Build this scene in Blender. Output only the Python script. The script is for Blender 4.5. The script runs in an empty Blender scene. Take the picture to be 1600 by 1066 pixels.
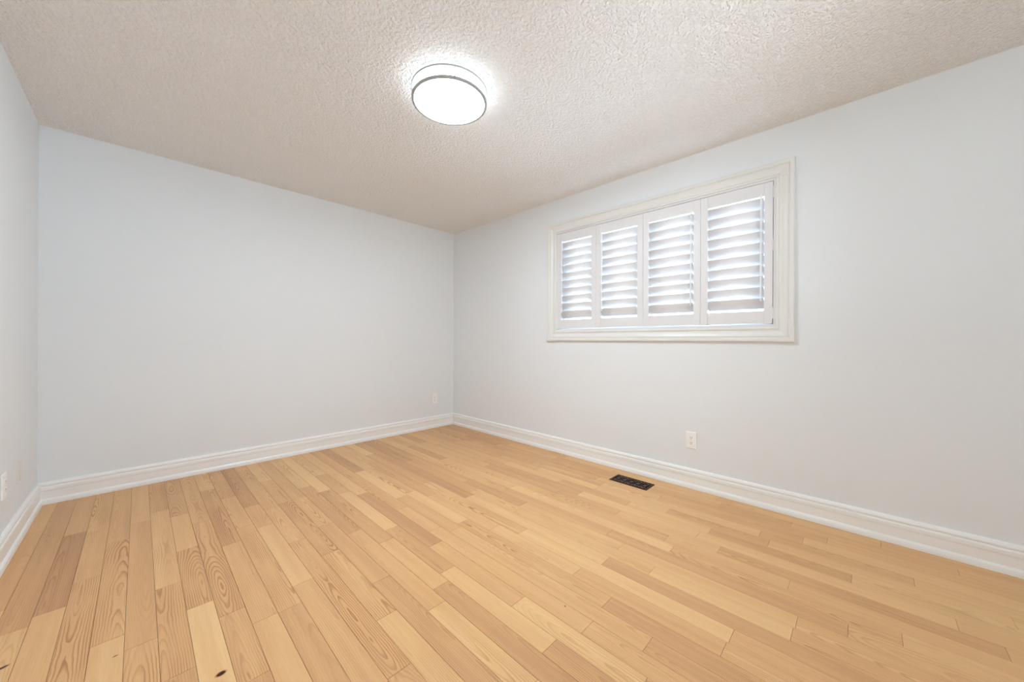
import bpy, bmesh, math, random
from mathutils import Vector, Matrix
random.seed(11)
scene = bpy.context.scene
C = scene.collection

# ------------------------------------------------------------------ camera, world, exposure
# room frame: far right corner of the room is the origin, window wall x = 0, far wall y = 0
W, H, LEN = 3.271, 2.44, 4.9
cam_d = bpy.data.cameras.new('camera')
cam_d.sensor_width = 36.0
cam_d.lens = 36 * 565.2 / 1600
cam_d.clip_start = 0.01
cam = bpy.data.objects.new('camera', cam_d)
C.objects.link(cam)
yaw, pitch, roll = (math.radians(a) for a in (45.867, 0.0145, 0.2963))
fw = Vector((math.sin(yaw) * math.cos(pitch), math.cos(yaw) * math.cos(pitch), math.sin(pitch)))
rt = Vector((math.cos(yaw), -math.sin(yaw), 0))
up = rt.cross(fw)
rt2 = rt * math.cos(roll) + up * math.sin(roll)
up2 = up * math.cos(roll) - rt * math.sin(roll)
m = Matrix((rt2, up2, -fw)).transposed().to_4x4()
m.translation = Vector((-2.8201, -3.7880, 1.0682))
cam.matrix_world = m
scene.camera = cam

SKY = 12.5            # bright overcast sky on the shuttered window's side
SKY_FILL = 7.0       # sky level outside the two added fill windows
LAMP = 92.0           # underside of the lamp's opal drum
LAMP_SIDE = 7.0       # its side band
world = bpy.data.worlds.new('overcast_sky')
scene.world = world
world.use_nodes = True
wt = world.node_tree
bg = wt.nodes['Background']
tc = wt.nodes.new('ShaderNodeTexCoord')
sx_ = wt.nodes.new('ShaderNodeSeparateXYZ')
wt.links.new(tc.outputs['Generated'], sx_.inputs[0])
mr = wt.nodes.new('ShaderNodeMapRange')
mr.interpolation_type = 'SMOOTHSTEP'
mr.inputs[1].default_value = -0.3
mr.inputs[2].default_value = 0.6
wt.links.new(sx_.outputs[0], mr.inputs[0])
mxw = wt.nodes.new('ShaderNodeMix')
mxw.data_type = 'RGBA'
mxw.inputs[6].default_value = (0.90 * SKY_FILL, 0.95 * SKY_FILL, 1.0 * SKY_FILL, 1)
mxw.inputs[7].default_value = (0.66 * SKY, 0.82 * SKY, 1.0 * SKY, 1)
wt.links.new(mr.outputs[0], mxw.inputs[0])
wt.links.new(mxw.outputs[2], bg.inputs['Color'])
mg = wt.nodes.new('ShaderNodeMapRange')                # world below the horizon brightened to send more light up to the ceiling
mg.interpolation_type = 'SMOOTHSTEP'
mg.inputs[1].default_value = -0.12
mg.inputs[2].default_value = 0.08
mg.inputs[3].default_value = 1.75
mg.inputs[4].default_value = 0.75
wt.links.new(sx_.outputs[2], mg.inputs[0])
wt.links.new(mg.outputs[0], bg.inputs['Strength'])

vs = scene.view_settings
vs.view_transform = 'Standard'
vs.look = 'None'
vs.gamma = 1
vs.use_curve_mapping = False
vs.exposure = 0.03
scene.cycles.max_bounces = 14
scene.cycles.diffuse_bounces = 10
scene.cycles.transparent_max_bounces = 12


# ------------------------------------------------------------------ node helpers
def new_mat(name, col, rough=0.5, spec=0.5, metal=0.0):
    mt = bpy.data.materials.new(name)
    mt.use_nodes = True
    b = mt.node_tree.nodes['Principled BSDF']
    b.inputs['Base Color'].default_value = (*col, 1)
    b.inputs['Roughness'].default_value = rough
    b.inputs['Specular IOR Level'].default_value = spec
    b.inputs['Metallic'].default_value = metal
    return mt, mt.node_tree, b


class NT:
    def __init__(s, t):
        s.t = t

    def n(s, kind, **kw):
        nd = s.t.nodes.new(kind)
        for k, v in kw.items():
            setattr(nd, k, v)
        return nd

    def put(s, sock, v):
        if isinstance(v, (int, float, tuple, list)):
            sock.default_value = v
        else:
            s.t.links.new(v, sock)

    def math(s, op, a, b=None, c=None, clamp=False):
        nd = s.n('ShaderNodeMath', operation=op, use_clamp=clamp)
        for i, v in enumerate((a, b, c)):
            if v is not None:
                s.put(nd.inputs[i], v)
        return nd.outputs[0]

    def mix(s, f, a, b):
        nd = s.n('ShaderNodeMix', data_type='RGBA')
        s.put(nd.inputs[0], f)
        s.put(nd.inputs[6], a)
        s.put(nd.inputs[7], b)
        return nd.outputs[2]

    def mulcol(s, f, a, b):
        nd = s.n('ShaderNodeMix', data_type='RGBA', blend_type='MULTIPLY')
        s.put(nd.inputs[0], f)
        s.put(nd.inputs[6], a)
        s.put(nd.inputs[7], b)
        return nd.outputs[2]

    def noise(s, vec, scale, detail=2, rough=0.5):
        nd = s.n('ShaderNodeTexNoise')
        if vec is not None:
            s.put(nd.inputs['Vector'], vec)
        nd.inputs['Scale'].default_value = scale
        nd.inputs['Detail'].default_value = detail
        nd.inputs['Roughness'].default_value = rough
        return nd.outputs['Fac']

    def xyz(s, x, y, z):
        nd = s.n('ShaderNodeCombineXYZ')
        for i, v in enumerate((x, y, z)):
            s.put(nd.inputs[i], v)
        return nd.outputs[0]

    def maprange(s, v, a, b, c, d, smooth=False):
        nd = s.n('ShaderNodeMapRange', interpolation_type='SMOOTHSTEP' if smooth else 'LINEAR')
        for i, q in enumerate((v, a, b, c, d)):
            s.put(nd.inputs[i], q)
        return nd.outputs[0]

    def bump(s, h, dist, strength, bsdf):
        nd = s.n('ShaderNodeBump')
        nd.inputs['Distance'].default_value = dist
        nd.inputs['Strength'].default_value = strength
        s.put(nd.inputs['Height'], h)
        s.t.links.new(nd.outputs[0], bsdf.inputs['Normal'])


def objco(T):
    return T.n('ShaderNodeTexCoord').outputs['Object']


# ------------------------------------------------------------------ materials
M = {}
mt, t, b = new_mat('wall_paint', (0.812, 0.842, 0.862), 0.6, 0.25)
T = NT(t)
co = objco(T)
T.bump(T.noise(co, 160, 3), 0.001, 0.25, b)
M['wall'] = mt

mt, t, b = new_mat('stippled_ceiling', (0.905, 0.885, 0.858), 0.9, 0.1)
T = NT(t)
co = objco(T)
n1 = T.noise(co, 72, 2.5, 0.55)
n2 = T.noise(co, 190, 2, 0.5)
h = T.math('ADD', T.maprange(n1, 0.38, 0.66, 0, 1, True), T.math('MULTIPLY', n2, 0.35))
T.bump(h, 0.005, 1.0, b)
M['ceiling'] = mt

M['trim'] = new_mat('white_semigloss_trim', (0.90, 0.91, 0.90), 0.35, 0.45)[0]
M['casing'] = new_mat('warm_white_casing_paint', (0.79, 0.79, 0.762), 0.35, 0.45)[0]
M['shutter'] = new_mat('white_shutter_vinyl', (0.77, 0.765, 0.775), 0.4, 0.4)[0]
M['vinyl'] = new_mat('white_window_vinyl', (0.85, 0.86, 0.87), 0.4, 0.4)[0]
M['plate'] = new_mat('white_plastic_plate', (0.92, 0.915, 0.89), 0.35, 0.5)[0]
M['cream'] = new_mat('cream_plastic_plate', (0.79, 0.78, 0.745), 0.45, 0.4)[0]
M['slot'] = new_mat('dark_slot', (0.06, 0.055, 0.05), 0.6, 0.3)[0]
M['screw'] = new_mat('painted_screw', (0.70, 0.69, 0.66), 0.35, 0.5)[0]
M['nickel'] = new_mat('brushed_nickel', (0.40, 0.41, 0.405), 0.5, 0.35, 0.15)[0]
M['hinge'] = new_mat('white_hinge', (0.80, 0.80, 0.80), 0.4, 0.5)[0]
M['subfloor'] = new_mat('dark_joint_filler', (0.16, 0.085, 0.04), 0.9, 0.1)[0]
M['opening_shade'] = new_mat('black_opening_shade', (0.010, 0.008, 0.007), 0.8, 0.05)[0]
mt, t, b = new_mat('oil_rubbed_bronze', (0.060, 0.022, 0.013), 0.55, 0.2, 0.0)
T = NT(t)
T.bump(T.noise(objco(T), 400, 2), 0.0004, 0.3, b)
M['bronze'] = mt
M['bronze_pale'] = new_mat('paler_bronze_scroll', (0.15, 0.10, 0.085), 0.5, 0.3, 0.0)[0]  # scroll bars in a paler tone than the rim

# lamp glass: gives off light
for key, nm, st in (('opal', 'glowing_opal_glass', LAMP), ('opal_side', 'glowing_opal_glass_side', LAMP_SIDE)):
    mt = bpy.data.materials.new(nm)
    mt.use_nodes = True
    t = mt.node_tree
    t.nodes.clear()
    T = NT(t)
    em = T.n('ShaderNodeEmission')
    em.inputs['Color'].default_value = (0.79, 0.905, 1.0, 1)
    em.inputs['Strength'].default_value = st
    out = T.n('ShaderNodeOutputMaterial')
    t.links.new(em.outputs[0], out.inputs[0])
    M[key] = mt

# window glass: thin clear pane
mt = bpy.data.materials.new('clear_window_glass')
mt.use_nodes = True
t = mt.node_tree
t.nodes.clear()
T = NT(t)
tr = T.n('ShaderNodeBsdfTransparent')
tr.inputs[0].default_value = (0.95, 0.97, 0.97, 1)
gl = T.n('ShaderNodeBsdfGlossy')
gl.inputs['Roughness'].default_value = 0.02
fr = T.n('ShaderNodeFresnel')
fr.inputs['IOR'].default_value = 1.45
mx = T.n('ShaderNodeMixShader')
out = T.n('ShaderNodeOutputMaterial')
t.links.new(fr.outputs[0], mx.inputs[0])
t.links.new(tr.outputs[0], mx.inputs[1])
t.links.new(gl.outputs[0], mx.inputs[2])
t.links.new(mx.outputs[0], out.inputs[0])
M['glass'] = mt

# oak strip floor: per board data in the 'board' attribute (tone, two random offsets, grain strength)
BW, BX0 = 0.083, -2.8525
mt, t, b = new_mat('oak_strip_flooring', (0.6, 0.38, 0.18), 0.36, 0.35)
T = NT(t)
at = T.n('ShaderNodeAttribute', attribute_name='board')
sp = T.n('ShaderNodeSeparateColor')
t.links.new(at.outputs['Color'], sp.inputs[0])
tone, r1, r2 = sp.outputs
grain = at.outputs['Alpha']
uv = T.n('ShaderNodeUVMap', uv_map='board_uv')
su = T.n('ShaderNodeSeparateXYZ')
t.links.new(uv.outputs[0], su.inputs[0])
u, v = su.outputs[0], su.outputs[1]
# growth rings cut by the board: distance from a slowly wandering pith line
lv = T.math('ADD', v, T.math('MULTIPLY', r1, 57.0))
wv = T.xyz(T.math('MULTIPLY', u, 4.0), T.math('MULTIPLY', lv, 1.6), T.math('MULTIPLY', r2, 31.0))
wander = T.math('SUBTRACT', T.noise(wv, 1.0, 1.5, 0.45), 0.5)
wv2 = T.xyz(T.math('MULTIPLY', u, 26.0), T.math('MULTIPLY', lv, 10.0), T.math('MULTIPLY', r1, 17.0))
wob = T.math('SUBTRACT', T.noise(wv2, 1.0, 2.0, 0.5), 0.5)
ux = T.math('ADD', u, T.math('MULTIPLY', T.math('SUBTRACT', r2, 0.5), 0.07))
slope = T.math('MULTIPLY', T.math('SUBTRACT', r1, 0.5), 0.16)
dz = T.math('ADD', T.math('MULTIPLY', wander, 0.10), T.math('ADD', 0.012, T.math('MULTIPLY', v, slope)))
rad = T.math('SQRT', T.math('ADD', T.math('MULTIPLY', ux, ux), T.math('ADD', T.math('MULTIPLY', dz, dz), 0.00003)))
rad = T.math('ADD', rad, T.math('MULTIPLY', wob, 0.007))
ring = T.math('FRACT', T.math('DIVIDE', rad, 0.0068))
late = T.math('MULTIPLY', T.maprange(ring, 0.42, 0.9, 0, 1, True), T.maprange(ring, 0.90, 1.0, 1, 0, True))
# the contrast of the figure comes and goes along a board
fade = T.maprange(T.noise(T.xyz(T.math('MULTIPLY', u, 9.0), T.math('MULTIPLY', lv, 2.6), r2), 1.0, 1.0), 0.36, 0.62, 0.25, 1, True)
late = T.math('MULTIPLY', late, fade)
# fine pores along the board
pv = T.xyz(T.math('MULTIPLY', u, 420.0), T.math('MULTIPLY', lv, 9.0), T.math('MULTIPLY', r2, 11.0))
pores = T.maprange(T.noise(pv, 1.0, 3.0, 0.6), 0.42, 0.75, 0, 1)
bv = T.xyz(T.math('MULTIPLY', u, 30.0), T.math('MULTIPLY', lv, 1.1), T.math('MULTIPLY', r1, 23.0))
band = T.maprange(T.noise(bv, 1.0, 2.0, 0.5), 0.3, 0.7, 0, 1)
cr = T.n('ShaderNodeValToRGB')
e = cr.color_ramp.elements
e[0].position, e[0].color = 0.0, (0.51, 0.258, 0.118, 1)
e[1].position, e[1].color = 1.0, (0.86, 0.575, 0.272, 1)
x = cr.color_ramp.elements.new(0.5)
x.color = (0.72, 0.415, 0.186, 1)
t.links.new(T.math('ADD', T.math('MULTIPLY', tone, 0.86), T.math('MULTIPLY', T.math('SUBTRACT', band, 0.35), 0.22), clamp=True), cr.inputs[0])
col = T.mulcol(T.math('MULTIPLY', T.math('MULTIPLY', late, grain), 1.0), cr.outputs[0], (0.64, 0.50, 0.38, 1))
col = T.mulcol(T.math('MULTIPLY', pores, T.math('ADD', 0.16, T.math('MULTIPLY', grain, 0.16))), col, (0.62, 0.52, 0.42, 1))
# knots: dark ellipses with a reddish rim, (x, y, half length, half width, angle)
oc = objco(T)
so = T.n('ShaderNodeSeparateXYZ')
t.links.new(oc, so.inputs[0])
for kx, ky, ka, kb, ang in ((-2.634, -2.319, 0.0125, 0.0085, 0.15), (-2.872, -1.984, 0.006, 0.0022, 0.2), (-3.126, -1.79, 0.014, 0.006, 0.4), (-1.80, -1.93, 0.004, 0.002, 0.9), (-1.62, -2.93, 0.004, 0.002, 1.2)):
    ddx = T.math('SUBTRACT', so.outputs[0], kx)
    ddy = T.math('SUBTRACT', so.outputs[1], ky)
    ca, sa = math.cos(ang), math.sin(ang)
    p1 = T.math('DIVIDE', T.math('ADD', T.math('MULTIPLY', ddx, ca), T.math('MULTIPLY', ddy, sa)), ka)
    p2 = T.math('DIVIDE', T.math('SUBTRACT', T.math('MULTIPLY', ddy, ca), T.math('MULTIPLY', ddx, sa)), kb)
    d = T.math('SQRT', T.math('ADD', T.math('MULTIPLY', p1, p1), T.math('MULTIPLY', p2, p2)))
    col = T.mix(T.maprange(d, 0.95, 1.5, 0.75, 0, True), col, (0.42, 0.12, 0.04, 1))
    col = T.mix(T.maprange(d, 0.75, 1.1, 1, 0, True), col, (0.040, 0.006, 0.003, 1))
t.links.new(col, b.inputs['Base Color'])
T.bump(T.math('ADD', T.math('MULTIPLY', pores, -0.3), T.noise(oc, 9.0, 1.0)), 0.0006, 0.25, b)
M['oak'] = mt


# ------------------------------------------------------------------ mesh helpers
def link(name, bm, mat, parent=None, smooth=False, loc=None):
    me = bpy.data.meshes.new(name)
    bmesh.ops.recalc_face_normals(bm, faces=bm.faces)
    bm.to_mesh(me)
    bm.free()
    for mm in (mat if isinstance(mat, (list, tuple)) else [mat]):
        me.materials.append(mm)
    if smooth:
        for p in me.polygons:
            p.use_smooth = True
    o = bpy.data.objects.new(name, me)
    C.objects.link(o)
    if parent is not None:
        o.parent = parent
    if loc is not None:
        o.location = loc
    return o


def empty(name, loc):
    o = bpy.data.objects.new(name, None)
    o.empty_display_size = 0.05
    C.objects.link(o)
    o.location = loc
    return o


def tag(o, label=None, cat=None, group=None, kind=None):
    if label: o['label'] = label
    if cat: o['category'] = cat
    if group: o['group'] = group
    if kind: o['kind'] = kind
    return o


def box(bm, lo, hi, bev=0.0):
    x0, y0, z0 = lo
    x1, y1, z1 = hi
    vs_ = [bm.verts.new(p) for p in ((x0, y0, z0), (x1, y0, z0), (x1, y1, z0), (x0, y1, z0), (x0, y0, z1), (x1, y0, z1), (x1, y1, z1), (x0, y1, z1))]
    fs = [bm.faces.new([vs_[i] for i in f]) for f in ((0, 3, 2, 1), (4, 5, 6, 7), (0, 1, 5, 4), (1, 2, 6, 5), (2, 3, 7, 6), (3, 0, 4, 7))]
    if bev:
        es = list({e_ for f in fs for e_ in f.edges})
        bmesh.ops.bevel(bm, geom=es, offset=bev, segments=2, affect='EDGES', profile=0.6)
    return vs_


def boxes(name, lst, mat, parent=None, bev=0.0):
    bm = bmesh.new()
    for lo, hi in lst:
        box(bm, lo, hi, bev)
    return link(name, bm, mat, parent)


def tube(bm, pts, r, n=10, closed=False):
    pts = [Vector(p) for p in pts]
    rings = []
    N = len(pts)
    ref = Vector((0, 0, 1))
    for i, p in enumerate(pts):
        a = pts[i - 1] if (i or closed) else p
        c = pts[(i + 1) % N] if (i < N - 1 or closed) else p
        d = (c - a).normalized()
        if abs(d.dot(ref)) > 0.95:
            ref = Vector((1, 0, 0)) if abs(d.x) < 0.9 else Vector((0, 1, 0))
        s = d.cross(ref).normalized()
        w_ = s.cross(d)
        rings.append([bm.verts.new(p + (s * math.cos(2 * math.pi * k / n) + w_ * math.sin(2 * math.pi * k / n)) * r) for k in range(n)])
    for i in range(N if closed else N - 1):
        A, B = rings[i], rings[(i + 1) % N]
        for k in range(n):
            bm.faces.new((A[k], A[(k + 1) % n], B[(k + 1) % n], B[k]))
    if not closed:
        bm.faces.new(rings[0][::-1])
        bm.faces.new(rings[-1])


def lathe(bm, prof, n=96, closed=True):
    rings = []
    for r, z in prof:
        if r < 1e-6:
            rings.append([bm.verts.new((0, 0, z))] * n)
        else:
            rings.append([bm.verts.new((r * math.cos(2 * math.pi * k / n), r * math.sin(2 * math.pi * k / n), z)) for k in range(n)])
    m_ = len(prof)
    for i in range(m_ if closed else m_ - 1):
        A, B = rings[i], rings[(i + 1) % m_]
        for k in range(n):
            q = [A[k], A[(k + 1) % n], B[(k + 1) % n], B[k]]
            u_ = []
            for w_ in q:
                if w_ not in u_:
                    u_.append(w_)
            if len(u_) >= 3:
                bm.faces.new(u_)


def sweep(bm, prof, frames):
    """prof: (a, b) list closed; frames: list of functions (a, b) -> point"""
    rings = [[bm.verts.new(f(a, b_)) for a, b_ in prof] for f in frames]
    n = len(prof)
    for A, B in zip(rings, rings[1:]):
        for k in range(n):
            bm.faces.new((A[k], A[(k + 1) % n], B[(k + 1) % n], B[k]))
    bm.faces.new(rings[0])
    bm.faces.new(rings[-1][::-1])


def copy_tree(o, parent=None):
    c = o.copy()
    C.objects.link(c)
    if parent is not None:
        c.parent = parent
    for ch in list(o.children):
        copy_tree(ch, c)
    return c


# ------------------------------------------------------------------ the setting
TH = 0.18
# window opening in the wall x = 0
OY0, OY1, OZ0, OZ1 = -3.390, -1.645, 1.167, 2.117

# two unseen windows added behind the camera to let in fill light
def fill_window(name, w, h, loc, rz):
    """local: x along the wall, +y into the room, back at y = -TH"""
    r = empty(name, loc)
    r.rotation_euler = (0, 0, rz)
    r['kind'] = 'structure'
    bw = w / 2
    boxes('window_frame', [((-bw, -0.13, 0), (bw, -0.07, 0.05)), ((-bw, -0.13, h - 0.05), (bw, -0.07, h)), ((-bw, -0.13, 0.05), (-bw + 0.05, -0.07, h - 0.05)),
                           ((bw - 0.05, -0.13, 0.05), (bw, -0.07, h - 0.05))], M['vinyl'], r, 0.002)
    boxes('window_casing', [((-bw - 0.09, 0, -0.09), (bw + 0.09, 0.02, 0)), ((-bw - 0.09, 0, h), (bw + 0.09, 0.02, h + 0.09)),
                            ((-bw - 0.09, 0, 0), (-bw, 0.02, h)), ((bw, 0, 0), (bw + 0.09, 0.02, h))], M['casing'], r, 0.003)
    boxes('glass_pane', [((-bw + 0.05, -0.102, 0.05), (bw - 0.05, -0.098, h - 0.05))], M['glass'], r)


BZ0, BZ1 = 0.95, 2.05
B0, B1 = -1.9, -1.0           # in wall_back
L0, L1 = -4.6, -3.9         # in wall_left
boxes('wall_back', [((-W - TH, -LEN - TH, -0.02), (B0, -LEN, H + 0.02)), ((B1, -LEN - TH, -0.02), (TH, -LEN, H + 0.02)),
                    ((B0, -LEN - TH, -0.02), (B1, -LEN, BZ0)), ((B0, -LEN - TH, BZ1), (B1, -LEN, H + 0.02))], M['wall'])['kind'] = 'structure'
boxes('wall_left', [((-W - TH, -LEN, -0.02), (-W, L0, H + 0.02)), ((-W - TH, L1, -0.02), (-W, 0, H + 0.02)),
                    ((-W - TH, L0, -0.02), (-W, L1, BZ0)), ((-W - TH, L0, BZ1), (-W, L1, H + 0.02))], M['wall'])['kind'] = 'structure'
fill_window('fill_window_2', B1 - B0, BZ1 - BZ0, ((B0 + B1) / 2, -LEN, BZ0), 0)
fill_window('fill_window_3', L1 - L0, BZ1 - BZ0, (-W, (L0 + L1) / 2, BZ0), -math.pi / 2)
boxes('wall_far', [((-W - TH, 0, -0.02), (TH, TH, H + 0.02))], M['wall'])['kind'] = 'structure'
boxes('wall_right', [((0, -LEN, -0.02), (TH, 0, OZ0)), ((0, -LEN, OZ1), (TH, 0, H + 0.02)),
                     ((0, -LEN, OZ0), (TH, OY0, OZ1)), ((0, OY1, OZ0), (TH, 0, OZ1))], M['wall'])['kind'] = 'structure'
boxes('ceiling', [((-W - TH, -LEN - TH, H), (TH, TH, H + 0.15))], M['ceiling'])['kind'] = 'structure'

# floor: one mesh of separate oak boards over a dark bed
JOINTS = [(-5, -0.515), (-4, -1.57), (-4, -0.591), (-3, -1.509), (-3, -0.695), (-2, -1.318), (-1, -1.875), (-1, -0.975), (0, -1.978), (0, -0.768), (1, -2.227), (1, -1.631), (2, -1.879), (2, -1.321), (2, -0.814), (3, -2.415), (3, -2.018), (3, -1.013), (4, -1.418), (5, -2.151), (6, -2.021), (7, -2.717), (9, -2.248), (10, -2.559), (10, -0.889), (11, -1.967), (11, -1.056), (12, -3.004), (12, -2.401), (13, -2.18), (13, -1.291), (14, -3.052), (14, -1.69), (15, -3.246), (15, -2.135), (16, -3.039), (16, -1.501), (17, -2.839), (18, -3.449), (18, -2.42), (18, -1.437), (19, -2.892), (19, -1.852), (20, -3.084), (20, -0.899), (21, -2.886), (22, -3.752), (23, -3.894), (23, -3.084), (24, -3.557), (25, -4.15), (25, -0.487), (26, -4.049), (26, -3.135), (27, -3.755), (28, -3.432), (29, -3.956), (30, -3.56), (31, -3.654), (33, -3.081)]
TONES = [(-5, -0.24, 0.6, 0.2), (-5, -0.79, 0.45, 0.2), (-4, -0.39, 0.3, 0.2), (-4, -0.87, 0.2, 0.3), (-3, -0.41, 0.45, 0.2), (-3, -1.19, 0.05, 0.5), (-3, -1.62, 0.7, 0.2), (-4, -1.48, 0.3, 0.3), (-2, -1.09, 0.5, 0.3), (-2, -1.76, 0.55, 0.9), (-1, -0.85, 0.45, 0.3), (-1, -1.6, 0.55, 1), (-1, -1.99, 0.75, 0.1), (0, -0.56, 0.6, 0.1), (0, -1.26, 0.45, 0.2), (0, -2.07, 0.55, 0.9), (1, -0.74, 0.35, 1), (1, -1.44, 0.65, 0.6), (1, -2.0, 0.5, 0.8), (1, -2.24, 0.35, 0.5), (2, -0.67, 0.35, 0.8), (2, -1.1, 0.65, 0.2), (2, -1.62, 0.45, 0.9), (2, -2.12, 0.95, 0.05), (3, -0.92, 0.5, 0.4), (3, -1.53, 0.45, 0.9), (3, -2.23, 0.5, 0.9), (4, -1.16, 0.35, 1), (8, -1.81, 0.35, 1), (8, -2.05, 0.55, 0.9), (6, -2.31, 0.55, 0.3), (10, -2.71, 0.8, 0.6), (5, -2.26, 0.4, 0.4), (6, -1.65, 0.65, 0.1), (7, -2.44, 0.5, 1), (8, -2.73, 0.7, 0.4), (13, -3.1, 0.85, 0.5), (16, -2.71, 0.7, 0.9), (19, -2.63, 0.85, 0.3), (15, -3.31, 0.35, 0.3), (18, -3.31, 0.85, 0.1), (30, -3.68, 0.85, 0.1), (29, -3.99, 0.75, 0.1), (22, -3.67, 0.4, 0.2), (18, -3.55, 0.6, 0.2), (11, -0.82, 0.9, 0.2), (10, -1.07, 0.3, 0.5), (13, -1.44, 0.12, 0.1), (20, -0.73, 0.15, 0.3), (19, -1.64, 0.15, 0.2), (16, -1.62, 0.85, 0.1), (25, -0.32, 0.3, 0.2), (32, -0.43, 0.2, 0.2), (31, -1.07, 0.15, 0.2), (21, -1.72, 0.25, 0.3), (23, -1.67, 0.7, 0.1), (12, -1.68, 0.75, 0.2)]


def make_floor():
    rg = random.Random(5)
    bm = bmesh.new()
    uvl = bm.loops.layers.uv.new('board_uv')
    cl = bm.loops.layers.float_color.new('board')
    box(bm, (-W - TH, -LEN - TH, -0.08), (TH, TH, -0.0025))
    for f in bm.faces:
        f.material_index = 1
    G, BV = 0.00045, 0.0006
    k0 = math.floor((-W - BX0) / BW)
    k1 = math.ceil((0 - BX0) / BW)
    for k in range(k0, k1):
        xa, xb = max(BX0 + k * BW, -W), min(BX0 + (k + 1) * BW, 0)
        if xb - xa < 0.004:
            continue
        js = sorted(y for kk, y in JOINTS if kk == k)
        cuts = [-LEN] + js + [0.0]
        i = 0
        while i < len(cuts) - 1:                     # fill the long unmarked runs
            a, c = cuts[i], cuts[i + 1]
            lim = 1.25 if (a in js or c in js) else 1.0
            if c - a > lim:
                if a not in js:
                    cuts.insert(i + 1, c - rg.uniform(0.45, min(1.1, c - a - 0.25)))
                    continue
                cuts.insert(i + 1, a + rg.uniform(0.5, min(1.15, c - a - 0.25)))
            i += 1
        for ya, yb in zip(cuts, cuts[1:]):
            tn = min(1, max(0, rg.gauss(0.62 if k > 14 and yb < -1.4 else 0.55, 0.13)))
            gr = rg.choice((0.1, 0.2, 0.35, 0.5, 0.65, 0.85, 1.0))
            if k > 14 and yb < -1.8:
                gr *= 0.7
            for kk, yy, tt, gg in TONES:
                if kk == k and ya < yy < yb:
                    tn, gr = 0.54 + (tt - 0.54) * 0.85, gg
            cc = (tn, rg.random(), rg.random(), gr)
            x0, x1, y0, y1 = xa + G, xb - G, ya + G, yb - G
            top = [bm.verts.new(p) for p in ((x0 + BV, y0 + BV, 0), (x1 - BV, y0 + BV, 0), (x1 - BV, y1 - BV, 0), (x0 + BV, y1 - BV, 0))]
            mid = [bm.verts.new(p) for p in ((x0, y0, -BV), (x1, y0, -BV), (x1, y1, -BV), (x0, y1, -BV))]
            low = [bm.verts.new(p) for p in ((x0, y0, -0.004), (x1, y0, -0.004), (x1, y1, -0.004), (x0, y1, -0.004))]
            fs = [bm.faces.new(top)]
            for A, B in ((mid, top), (low, mid)):
                for q in range(4):
                    fs.append(bm.faces.new((A[q], A[(q + 1) % 4], B[(q + 1) % 4], B[q])))
            xm = BX0 + (k + 0.5) * BW
            for f in fs:
                for lp in f.loops:
                    lp[uvl].uv = (lp.vert.co.x - xm, lp.vert.co.y - ya)
                    lp[cl] = cc
    return link('floor', bm, [M['oak'], M['subfloor']])


make_floor()['kind'] = 'structure'

# baseboards with a shoe, a stepped field and a grooved cap; (distance from wall, height)
BH = 0.1425
BASE = [(0.0, 0.0005), (0.0245, 0.0005), (0.0245, 0.014), (0.0225, 0.026), (0.0175, 0.0345), (0.0145, 0.036),
        (0.0145, 0.083), (0.0155, 0.0845), (0.0155, 0.0875), (0.0172, 0.090), (0.0172, 0.106), (0.0150, 0.1125), (0.0105, 0.1155), (0.0105, 0.118),
        (0.0150, 0.1205), (0.0150, 0.128), (0.0115, 0.1375), (0.006, BH), (0.0, BH)]


def baseboard(name, f0, f1):
    bm = bmesh.new()
    sweep(bm, BASE, [f0, f1])
    link(name, bm, M['trim'])['kind'] = 'structure'


baseboard('baseboard_far', lambda a, z: (-W + a, -a, z), lambda a, z: (-a, -a, z))
baseboard('baseboard_right', lambda a, z: (-a, -a, z), lambda a, z: (-a, -LEN + a, z))
baseboard('baseboard_left', lambda a, z: (-W + a, -LEN + a, z), lambda a, z: (-W + a, -a, z))
baseboard('baseboard_back', lambda a, z: (-a, -LEN + a, z), lambda a, z: (-W + a, -LEN + a, z))

# ------------------------------------------------------------------ window: casing, frame, sashes, glass
win = empty('window_1', (0, (OY0 + OY1) / 2, OZ0))
win['kind'] = 'structure'
wy, wz = (OY0 + OY1) / 2, OZ0
CW = 0.094
# casing profile: (distance outward from the opening edge, projection into the room)
CAS = [(0.0, 0.0), (0.0, 0.012), (0.003, 0.0155), (0.013, 0.0155), (0.0165, 0.012), (0.020, 0.0095), (0.030, 0.0105), (0.042, 0.0165),
       (0.054, 0.0205), (0.062, 0.0205), (0.065, 0.0170), (0.068, 0.0170), (0.070, 0.0225), (0.074, 0.0255), (0.088, 0.0255), (0.092, 0.0235), (CW, 0.019), (CW, 0.0)]
OVR = 0.0026
CASB = [(a + (OVR if i >= len(CAS) - 3 else 0), p + (OVR if 0 < i < len(CAS) - 1 else 0)) for i, (a, p) in enumerate(CAS)]
BL = 0.016                                             # how far a corner piece runs past the opening corner


def side(s):
    """edge of the casing: returns fn(a, p, along) in window_1 space"""
    y0, y1, z0, z1 = OY0 - wy, OY1 - wy, 0.0, OZ1 - OZ0
    if s == 'head': return lambda a, p, q: (-p, q, z1 + a)
    if s == 'sill': return lambda a, p, q: (-p, q, z0 - a)
    if s == 'near': return lambda a, p, q: (-p, y0 - a, q)
    return lambda a, p, q: (-p, y1 + a, q)


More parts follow.
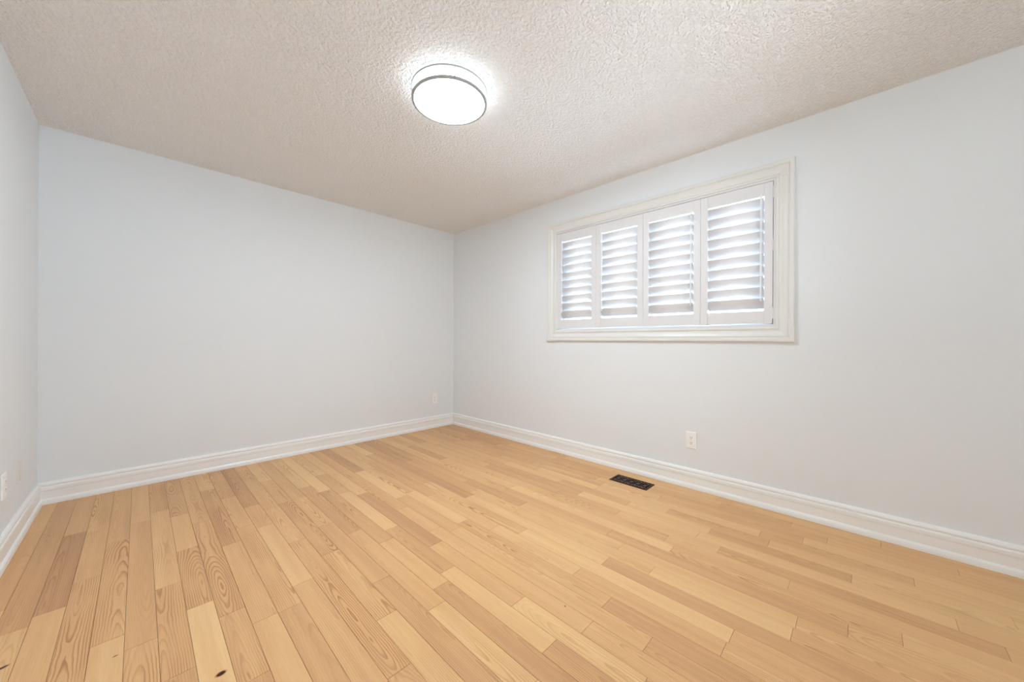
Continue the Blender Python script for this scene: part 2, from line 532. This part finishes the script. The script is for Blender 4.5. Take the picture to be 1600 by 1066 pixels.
hw, hh = (OY1 - OY0) / 2, OZ1 - OZ0
BLK = 0.004
for s in ('head', 'sill'):
    bm = bmesh.new()
    f = side(s)
    sweep(bm, CAS, [lambda a, p: f(a, p, -hw + BLK), lambda a, p: f(a, p, hw - BLK)])
    link('window_casing', bm, M['casing'], win)
for s in ('near', 'far'):
    bm = bmesh.new()
    f = side(s)
    sweep(bm, CAS, [lambda a, p: f(a, p, BLK), lambda a, p: f(a, p, hh - BLK)])
    link('window_casing', bm, M['casing'], win)
for sy in (-1, 1):
    for zt in (0, 1):
        bm = bmesh.new()
        zc, sz = (hh, 1) if zt else (0.0, -1)
        sweep(bm, CASB, [lambda a, p: (-p, sy * (hw - BLK), zc + sz * a), lambda a, p: (-p, sy * (hw + a), zc + sz * a), lambda a, p: (-p, sy * (hw + a), zc - sz * BLK)])
        link('corner_piece', bm, M['casing'], win)

# shutter mounting frame lining the opening
FT = 0.0135
bm = bmesh.new()
FX0, FX1 = -0.006, 0.05
box(bm, (FX0, -hw, 0), (FX1, hw, FT + 0.004), 0.001)
box(bm, (FX0, -hw, hh - FT), (FX1, hw, hh), 0.001)
box(bm, (FX0, -hw, FT + 0.004), (FX1, -hw + FT, hh - FT), 0.001)
box(bm, (FX0, hw - FT, FT + 0.004), (FX1, hw, hh - FT), 0.001)
for sy in (-1, 1):                                     # stop strips behind the outer stiles and the top rails
    box(bm, (0.0275, min(sy * (hw - FT), sy * (hw - FT - 0.014)), FT + 0.004), (FX1, max(sy * (hw - FT), sy * (hw - FT - 0.014)), hh - FT))
box(bm, (0.0275, -hw + FT + 0.014, hh - FT - 0.012), (FX1, hw - FT - 0.014, hh - FT))
link('shutter_frame', bm, M['shutter'], win)
# vinyl window behind
bm = bmesh.new()
VX0, VX1 = 0.095, 0.165
fwid = 0.04
box(bm, (VX0, -hw, 0), (VX1, hw, fwid), 0.002)
box(bm, (VX0, -hw, hh - fwid), (VX1, hw, hh), 0.002)
box(bm, (VX0, -hw, fwid), (VX1, -hw + fwid, hh - fwid), 0.002)
box(bm, (VX0, hw - fwid, fwid), (VX1, hw, hh - fwid), 0.002)
link('window_frame', bm, M['vinyl'], win)
for sgn in (-1, 1):
    xo = 0.103 if sgn < 0 else 0.133
    ya, yb = (-hw + fwid, 0.02) if sgn < 0 else (-0.02, hw - fwid)
    bm = bmesh.new()
    q = 0.035
    box(bm, (xo, ya, fwid), (xo + 0.025, yb, fwid + q), 0.002)
    box(bm, (xo, ya, hh - fwid - q), (xo + 0.025, yb, hh - fwid), 0.002)
    box(bm, (xo, ya, fwid + q), (xo + 0.025, ya + q, hh - fwid - q), 0.002)
    box(bm, (xo, yb - q, fwid + q), (xo + 0.025, yb, hh - fwid - q), 0.002)
    sash = link('sash', bm, M['vinyl'], win)
    boxes('glass_pane', [((xo + 0.010, ya + q, fwid + q), (xo + 0.014, yb - q, hh - fwid - q))], M['glass'], sash)

# ------------------------------------------------------------------ plantation shutter panels
PY0, PY1, PZ0, PZ1 = -3.3735, -1.6585, 1.1905, 2.1015
PW = (PY1 - PY0) / 4
LZ0, LZ1 = 1.2735, 2.0165
ST = 0.0465
PX0, PX1 = -0.002, 0.026
NL = 10
PITCH = 0.0722


def make_panel(rod_side):
    root = empty('shutter_panel', (0, 0, 0))
    g = 0.0007
    ya, yb = -PW / 2 + g, PW / 2 - g
    h0, h1 = 0.0, PZ1 - PZ0
    l0, l1 = LZ0 - PZ0, LZ1 - PZ0
    for y0, y1 in ((ya, ya + ST), (yb - ST, yb)):
        boxes('stile', [((PX0 - 0.0015, y0, h0), (PX1, y1, h1))], M['shutter'], root, 0.0015)
    boxes('top_rail', [((PX0, ya + ST + 0.0004, l1), (PX1, yb - ST - 0.0004, h1))], M['shutter'], root, 0.001)
    boxes('bottom_rail', [((PX0, ya + ST + 0.0004, h0 + 0.003), (PX1, yb - ST - 0.0004, l0))], M['shutter'], root, 0.001)
    # one louver blade: thin ellipse, room edge up, outer edge down
    tilt = math.radians(28.5)                        # from vertical
    ch, tk = 0.0785 / 2, 0.0048
    d1 = Vector((-math.sin(tilt), 0, math.cos(tilt)))
    d2 = Vector((math.cos(tilt), 0, math.sin(tilt)))
    prof = [d1 * (ch * math.cos(2 * math.pi * k / 20)) + d2 * (tk * math.sin(2 * math.pi * k / 20)) for k in range(20)]
    bm = bmesh.new()
    sweep(bm, [(p.x, p.z) for p in prof], [lambda a, c: (a, ya + ST + 0.0015, c), lambda a, c: (a, yb - ST - 0.0015, c)])
    lv_ = link('louver', bm, M['shutter'], root, smooth=True)
    top_edge = d1 * ch
    zc = l1 - 0.0095 - top_edge.z
    xc = 0.012
    lv_.location = (xc, 0, zc)
    for i in range(1, NL):
        c = lv_.copy()
        C.objects.link(c)
        c.parent = root
        c.location = (xc, 0, zc - PITCH * i)
    # tilt rod on the room edges of the blades, near one stile
    ry = (ya + ST + 0.016) if rod_side < 0 else (yb - ST - 0.016)
    rx = xc + top_edge.x - 0.0045
    zt, zb = zc + top_edge.z + 0.018, zc + top_edge.z - PITCH * (NL - 1) - 0.022
    rod = boxes('tilt_rod', [((rx - 0.006, ry - 0.0045, zb), (rx + 0.002, ry + 0.0045, zt))], M['vinyl'], root, 0.0012)
    bm = bmesh.new()
    tube(bm, [(rx + 0.001, ry, 0.001), (xc + top_edge.x + 0.004, ry, -0.004)], 0.0013, 6)
    stp = link('staple', bm, M['nickel'], rod)
    stp.location = (0, 0, zc + top_edge.z)
    for i in range(1, NL):
        c = stp.copy()
        C.objects.link(c)
        c.parent = rod
        c.location = (0, 0, zc + top_edge.z - PITCH * i)
    return root


def add_hinges(root, sgn):
    h1 = PZ1 - PZ0
    y = sgn * (PW / 2 + 0.0005)
    for fz in (0.08, 0.45, 0.925):
        z = h1 * (1 - fz)
        bm = bmesh.new()
        tube(bm, [(PX0 - 0.0045, y, z - 0.036), (PX0 - 0.0045, y, z + 0.036)], 0.0036, 10)
        box(bm, (PX0 - 0.0028, min(y, y - sgn * 0.004), z - 0.036), (PX0 - 0.0014, max(y, y - sgn * 0.004), z + 0.036))
        link('hinge', bm, M['hinge'], root)


LAB = ['white louvered shutter panel at the far end of the window, nearest the room corner',
       'white louvered shutter panel second from the room corner, left of the window centre',
       'white louvered shutter panel third from the room corner, with tilt rod at its right',
       'white louvered shutter panel at the right end of the window, hinges on its right edge']
pl = make_panel(1)            # tilt rod at the far-corner (left in view) side
pr = make_panel(-1)           # tilt rod at the near side
panels = [pl, copy_tree(pl), pr, copy_tree(pr)]
for i, r in enumerate(panels):
    r.location = (0, PY1 - PW * (i + 0.5), PZ0)
    tag(r, LAB[i], 'shutter', 'louvered shutter panels in the window')
add_hinges(panels[0], 1)
add_hinges(panels[3], -1)

# ------------------------------------------------------------------ ceiling light
lx, ly = -1.6449, -2.1652
cl = empty('ceiling_light', (lx, ly, H))
tag(cl, 'round flush ceiling light with glowing white drum and two thin nickel rings', 'ceiling light')
z_lo, z_hi = -0.0722, 2.425 - H
R = 0.2015
bm = bmesh.new()
lathe(bm, [(0.0, 0.0), (0.17, 0.0), (0.17, -0.010), (0.0, -0.010)], closed=False)
link('mounting_plate', bm, M['trim'], cl, loc=(0, 0, -0.0005))
bm = bmesh.new()
lathe(bm, [(0.0, -0.0105), (0.184, -0.0105), (0.1875, -0.013), (0.1885, -0.060), (0.1885, -0.0765), (0.1875, -0.0778), (0.10, -0.0778), (0.0, -0.0778)], closed=False)
for f in bm.faces:
    f.material_index = 1 if f.calc_center_median().z > -0.0775 else 0
link('glass_drum', bm, [M['opal'], M['opal_side']], cl)


def ring(name, zc, hgt, r_out, r_in):
    bm = bmesh.new()
    bv = 0.0012
    lathe(bm, [(r_in, zc - hgt / 2 + bv), (r_in + bv, zc - hgt / 2), (r_out - bv, zc - hgt / 2), (r_out, zc - hgt / 2 + bv), (r_out, zc + hgt / 2 - bv), (r_out - bv, zc + hgt / 2), (r_in + bv, zc + hgt / 2), (r_in, zc + hgt / 2 - bv)], 128)
    return link(name, bm, M['nickel'], cl, smooth=False)


ring('lower_ring', z_lo, 0.0115, R, R - 0.0122)
ring('upper_ring', z_hi, 0.0095, R + 0.001, R - 0.009)
for a in (1.0, 121.0, -119.0):
    ar = math.radians(a)
    c_, s_ = math.cos(ar), math.sin(ar)
    bm = bmesh.new()
    rr = R - 0.0035
    tube(bm, [(rr * c_, rr * s_, z_lo - 0.004), (rr * c_, rr * s_, z_hi + 0.003)], 0.0022, 10)
    post = link('post', bm, M['nickel'], cl)
    bm = bmesh.new()
    tube(bm, [((R - 0.013) * c_, (R - 0.013) * s_, z_lo), ((R + 0.006) * c_, (R + 0.006) * s_, z_lo)], 0.0032, 12)
    link('thumb_screw', bm, M['nickel'], post)


# ------------------------------------------------------------------ wall outlets
def rounded_plate(bm, w, h, d, bev=0.003):
    vs_ = box(bm, (-w / 2, 0, -h / 2), (w / 2, d, h / 2))
    top = [e_ for e_ in bm.edges if all(abs(v_.co.y - d) < 1e-6 for v_ in e_.verts)]
    vert = [e_ for e_ in bm.edges if abs(e_.verts[0].co.y - e_.verts[1].co.y) > d * 0.9]
    bmesh.ops.bevel(bm, geom=top + vert, offset=bev, segments=3, affect='EDGES', profile=0.5)


def disc_y(bm, cx, cz, r, y0, y1, n=20, flat=None):
    pts = []
    for k in range(n):
        a = 2 * math.pi * k / n
        x_, z_ = r * math.cos(a), r * math.sin(a)
        if flat:
            z_ = max(-flat, min(flat, z_))
        pts.append((cx + x_, cz + z_))
    sweep(bm, pts, [lambda a, c: (a, y0, c), lambda a, c: (a, y1, c)])


def make_outlet(name, label, pw, ph, mat):
    """faces +y locally, back on y = 0"""
    root = empty(name, (0, 0, 0))
    bm = bmesh.new()
    rounded_plate(bm, pw, ph, 0.0065)
    link('faceplate', bm, mat, root)
    for s in (1, -1):
        cz = s * 0.0195
        bm = bmesh.new()
        disc_y(bm, 0, cz, 0.0172, 0.0055, 0.0082, 28, 0.0142)
        rc = link('receptacle', bm, mat, root)
        bm = bmesh.new()
        for sx, hh_ in ((-0.0063, 0.0045), (0.0063, 0.0037)):
            box(bm, (sx - 0.0012, 0.0080, cz + 0.003 - hh_), (sx + 0.0012, 0.0084, cz + 0.003 + hh_))
        disc_y(bm, 0, cz - 0.0075, 0.0026, 0.0080, 0.0084, 12)
        link('slots', bm, M['slot'], rc)
    bm = bmesh.new()
    disc_y(bm, 0, 0, 0.0034, 0.006, 0.0076, 14)
    link('screw', bm, M['screw'], root)
    tag(root, label, 'outlet', 'duplex wall outlets')
    return root


o1 = make_outlet('wall_outlet', 'white duplex outlet on the window wall, low below the shutters', 0.074, 0.120, M['plate'])
o1.location = (-0.0002, -2.8885, 0.349)
o1.rotation_euler = (0, 0, math.pi / 2)
o2 = copy_tree(o1)
o2['label'] = 'white duplex outlet on the far wall close to the room corner'
o2.location = (-0.284, -0.0002, 0.352)
o2.rotation_euler = (0, 0, math.pi)
o3 = copy_tree(o1)
o3['label'] = 'white duplex outlet on the left wall, cut by the left picture edge'
o3.location = (-W + 0.0002, -0.842, 0.362)
o3.rotation_euler = (0, 0, -math.pi / 2)
# blank cream plate with two screws
bp = empty('blank_wall_plate', (-W + 0.0002, -0.527, 0.355))
bp.rotation_euler = (0, 0, -math.pi / 2)
bm = bmesh.new()
rounded_plate(bm, 0.078, 0.122, 0.0065)
link('faceplate', bm, M['cream'], bp)
for s in (1, -1):
    bm = bmesh.new()
    disc_y(bm, 0, s * 0.042, 0.0034, 0.006, 0.0072, 14)
    link('screw', bm, M['screw'], bp)
tag(bp, 'cream wall plate on the left wall between the outlet and the far corner', 'wall plate')

# ------------------------------------------------------------------ floor register
RX, RY = -0.210, -2.5285
RWd, RLn = 0.148, 0.298          # across x, along y
reg = empty('floor_register', (RX, RY, 0))
tag(reg, 'dark bronze floor register with scrollwork grille set in the oak floor', 'floor vent')
boxes('opening_shade_sheet', [((-0.058, -0.134, 0.0002), (0.058, 0.134, 0.0009))], M['opening_shade'], reg)  # flat black sheet standing in for the darkness of the open vent
bm = bmesh.new()
fb = 0.0165
# bevelled rim: sloped section swept round
rim = [(0.0, 0.0002), (0.0, 0.0015), (0.004, 0.0045), (fb - 0.003, 0.0052), (fb, 0.0042), (fb, 0.0002)]
cor = [(-1, -1), (1, -1), (1, 1), (-1, 1)]
rings = [[bm.verts.new((sx * (RWd / 2 - a), sy * (RLn / 2 - a), z)) for a, z in rim] for sx, sy in cor]
for i in range(4):
    A, B = rings[i], rings[(i + 1) % 4]
    for k in range(len(rim)):
        k2 = (k + 1) % len(rim)
        bm.faces.new((A[k], A[k2], B[k2], B[k]))
link('rim', bm, M['bronze'], reg)
# scrollwork: crossing diagonals, circles and curls, flat bars
bm = bmesh.new()
gx, gy = RWd / 2 - fb, RLn / 2 - fb
zg = 0.0034


def flat_path(pts, r=0.0021):
    tube(bm, [(x_, y_, zg) for x_, y_ in pts], r, 6)


def arc(cx, cy, r, a0, a1, n=18):
    return [(cx + r * math.cos(math.radians(a0 + (a1 - a0) * i / n)), cy + r * math.sin(math.radians(a0 + (a1 - a0) * i / n))) for i in range(n + 1)]


cells = 5
cy_ = 2 * gy / cells
for i in range(cells):
    yc = -gy + cy_ * (i + 0.5)
    flat_path([(-gx, yc - cy_ / 2), (gx, yc + cy_ / 2)], 0.0013)
    flat_path([(gx, yc - cy_ / 2), (-gx, yc + cy_ / 2)], 0.0017)
    flat_path(arc(0, yc, 0.0125, 0, 360, 22), 0.0020)
    for sx in (-1, 1):
        xs = sx * (gx - 0.0155)
        flat_path(arc(xs, yc + 0.0005, 0.0105, 20 if sx < 0 else 160, 330 if sx < 0 else -150), 0.0019)
        flat_path(arc(xs + sx * 0.004, yc, 0.0045, 0, 360, 12), 0.0017)
    if i:
        flat_path([(-gx, yc - cy_ / 2), (gx, yc - cy_ / 2)], 0.0014)
link('scroll_grille', bm, M['bronze_pale'], reg)
bm = bmesh.new()
box(bm, (0.045, -0.010, 0.0030), (0.049, 0.010, 0.0075), 0.0006)
link('damper_lever', bm, M['bronze'], reg)
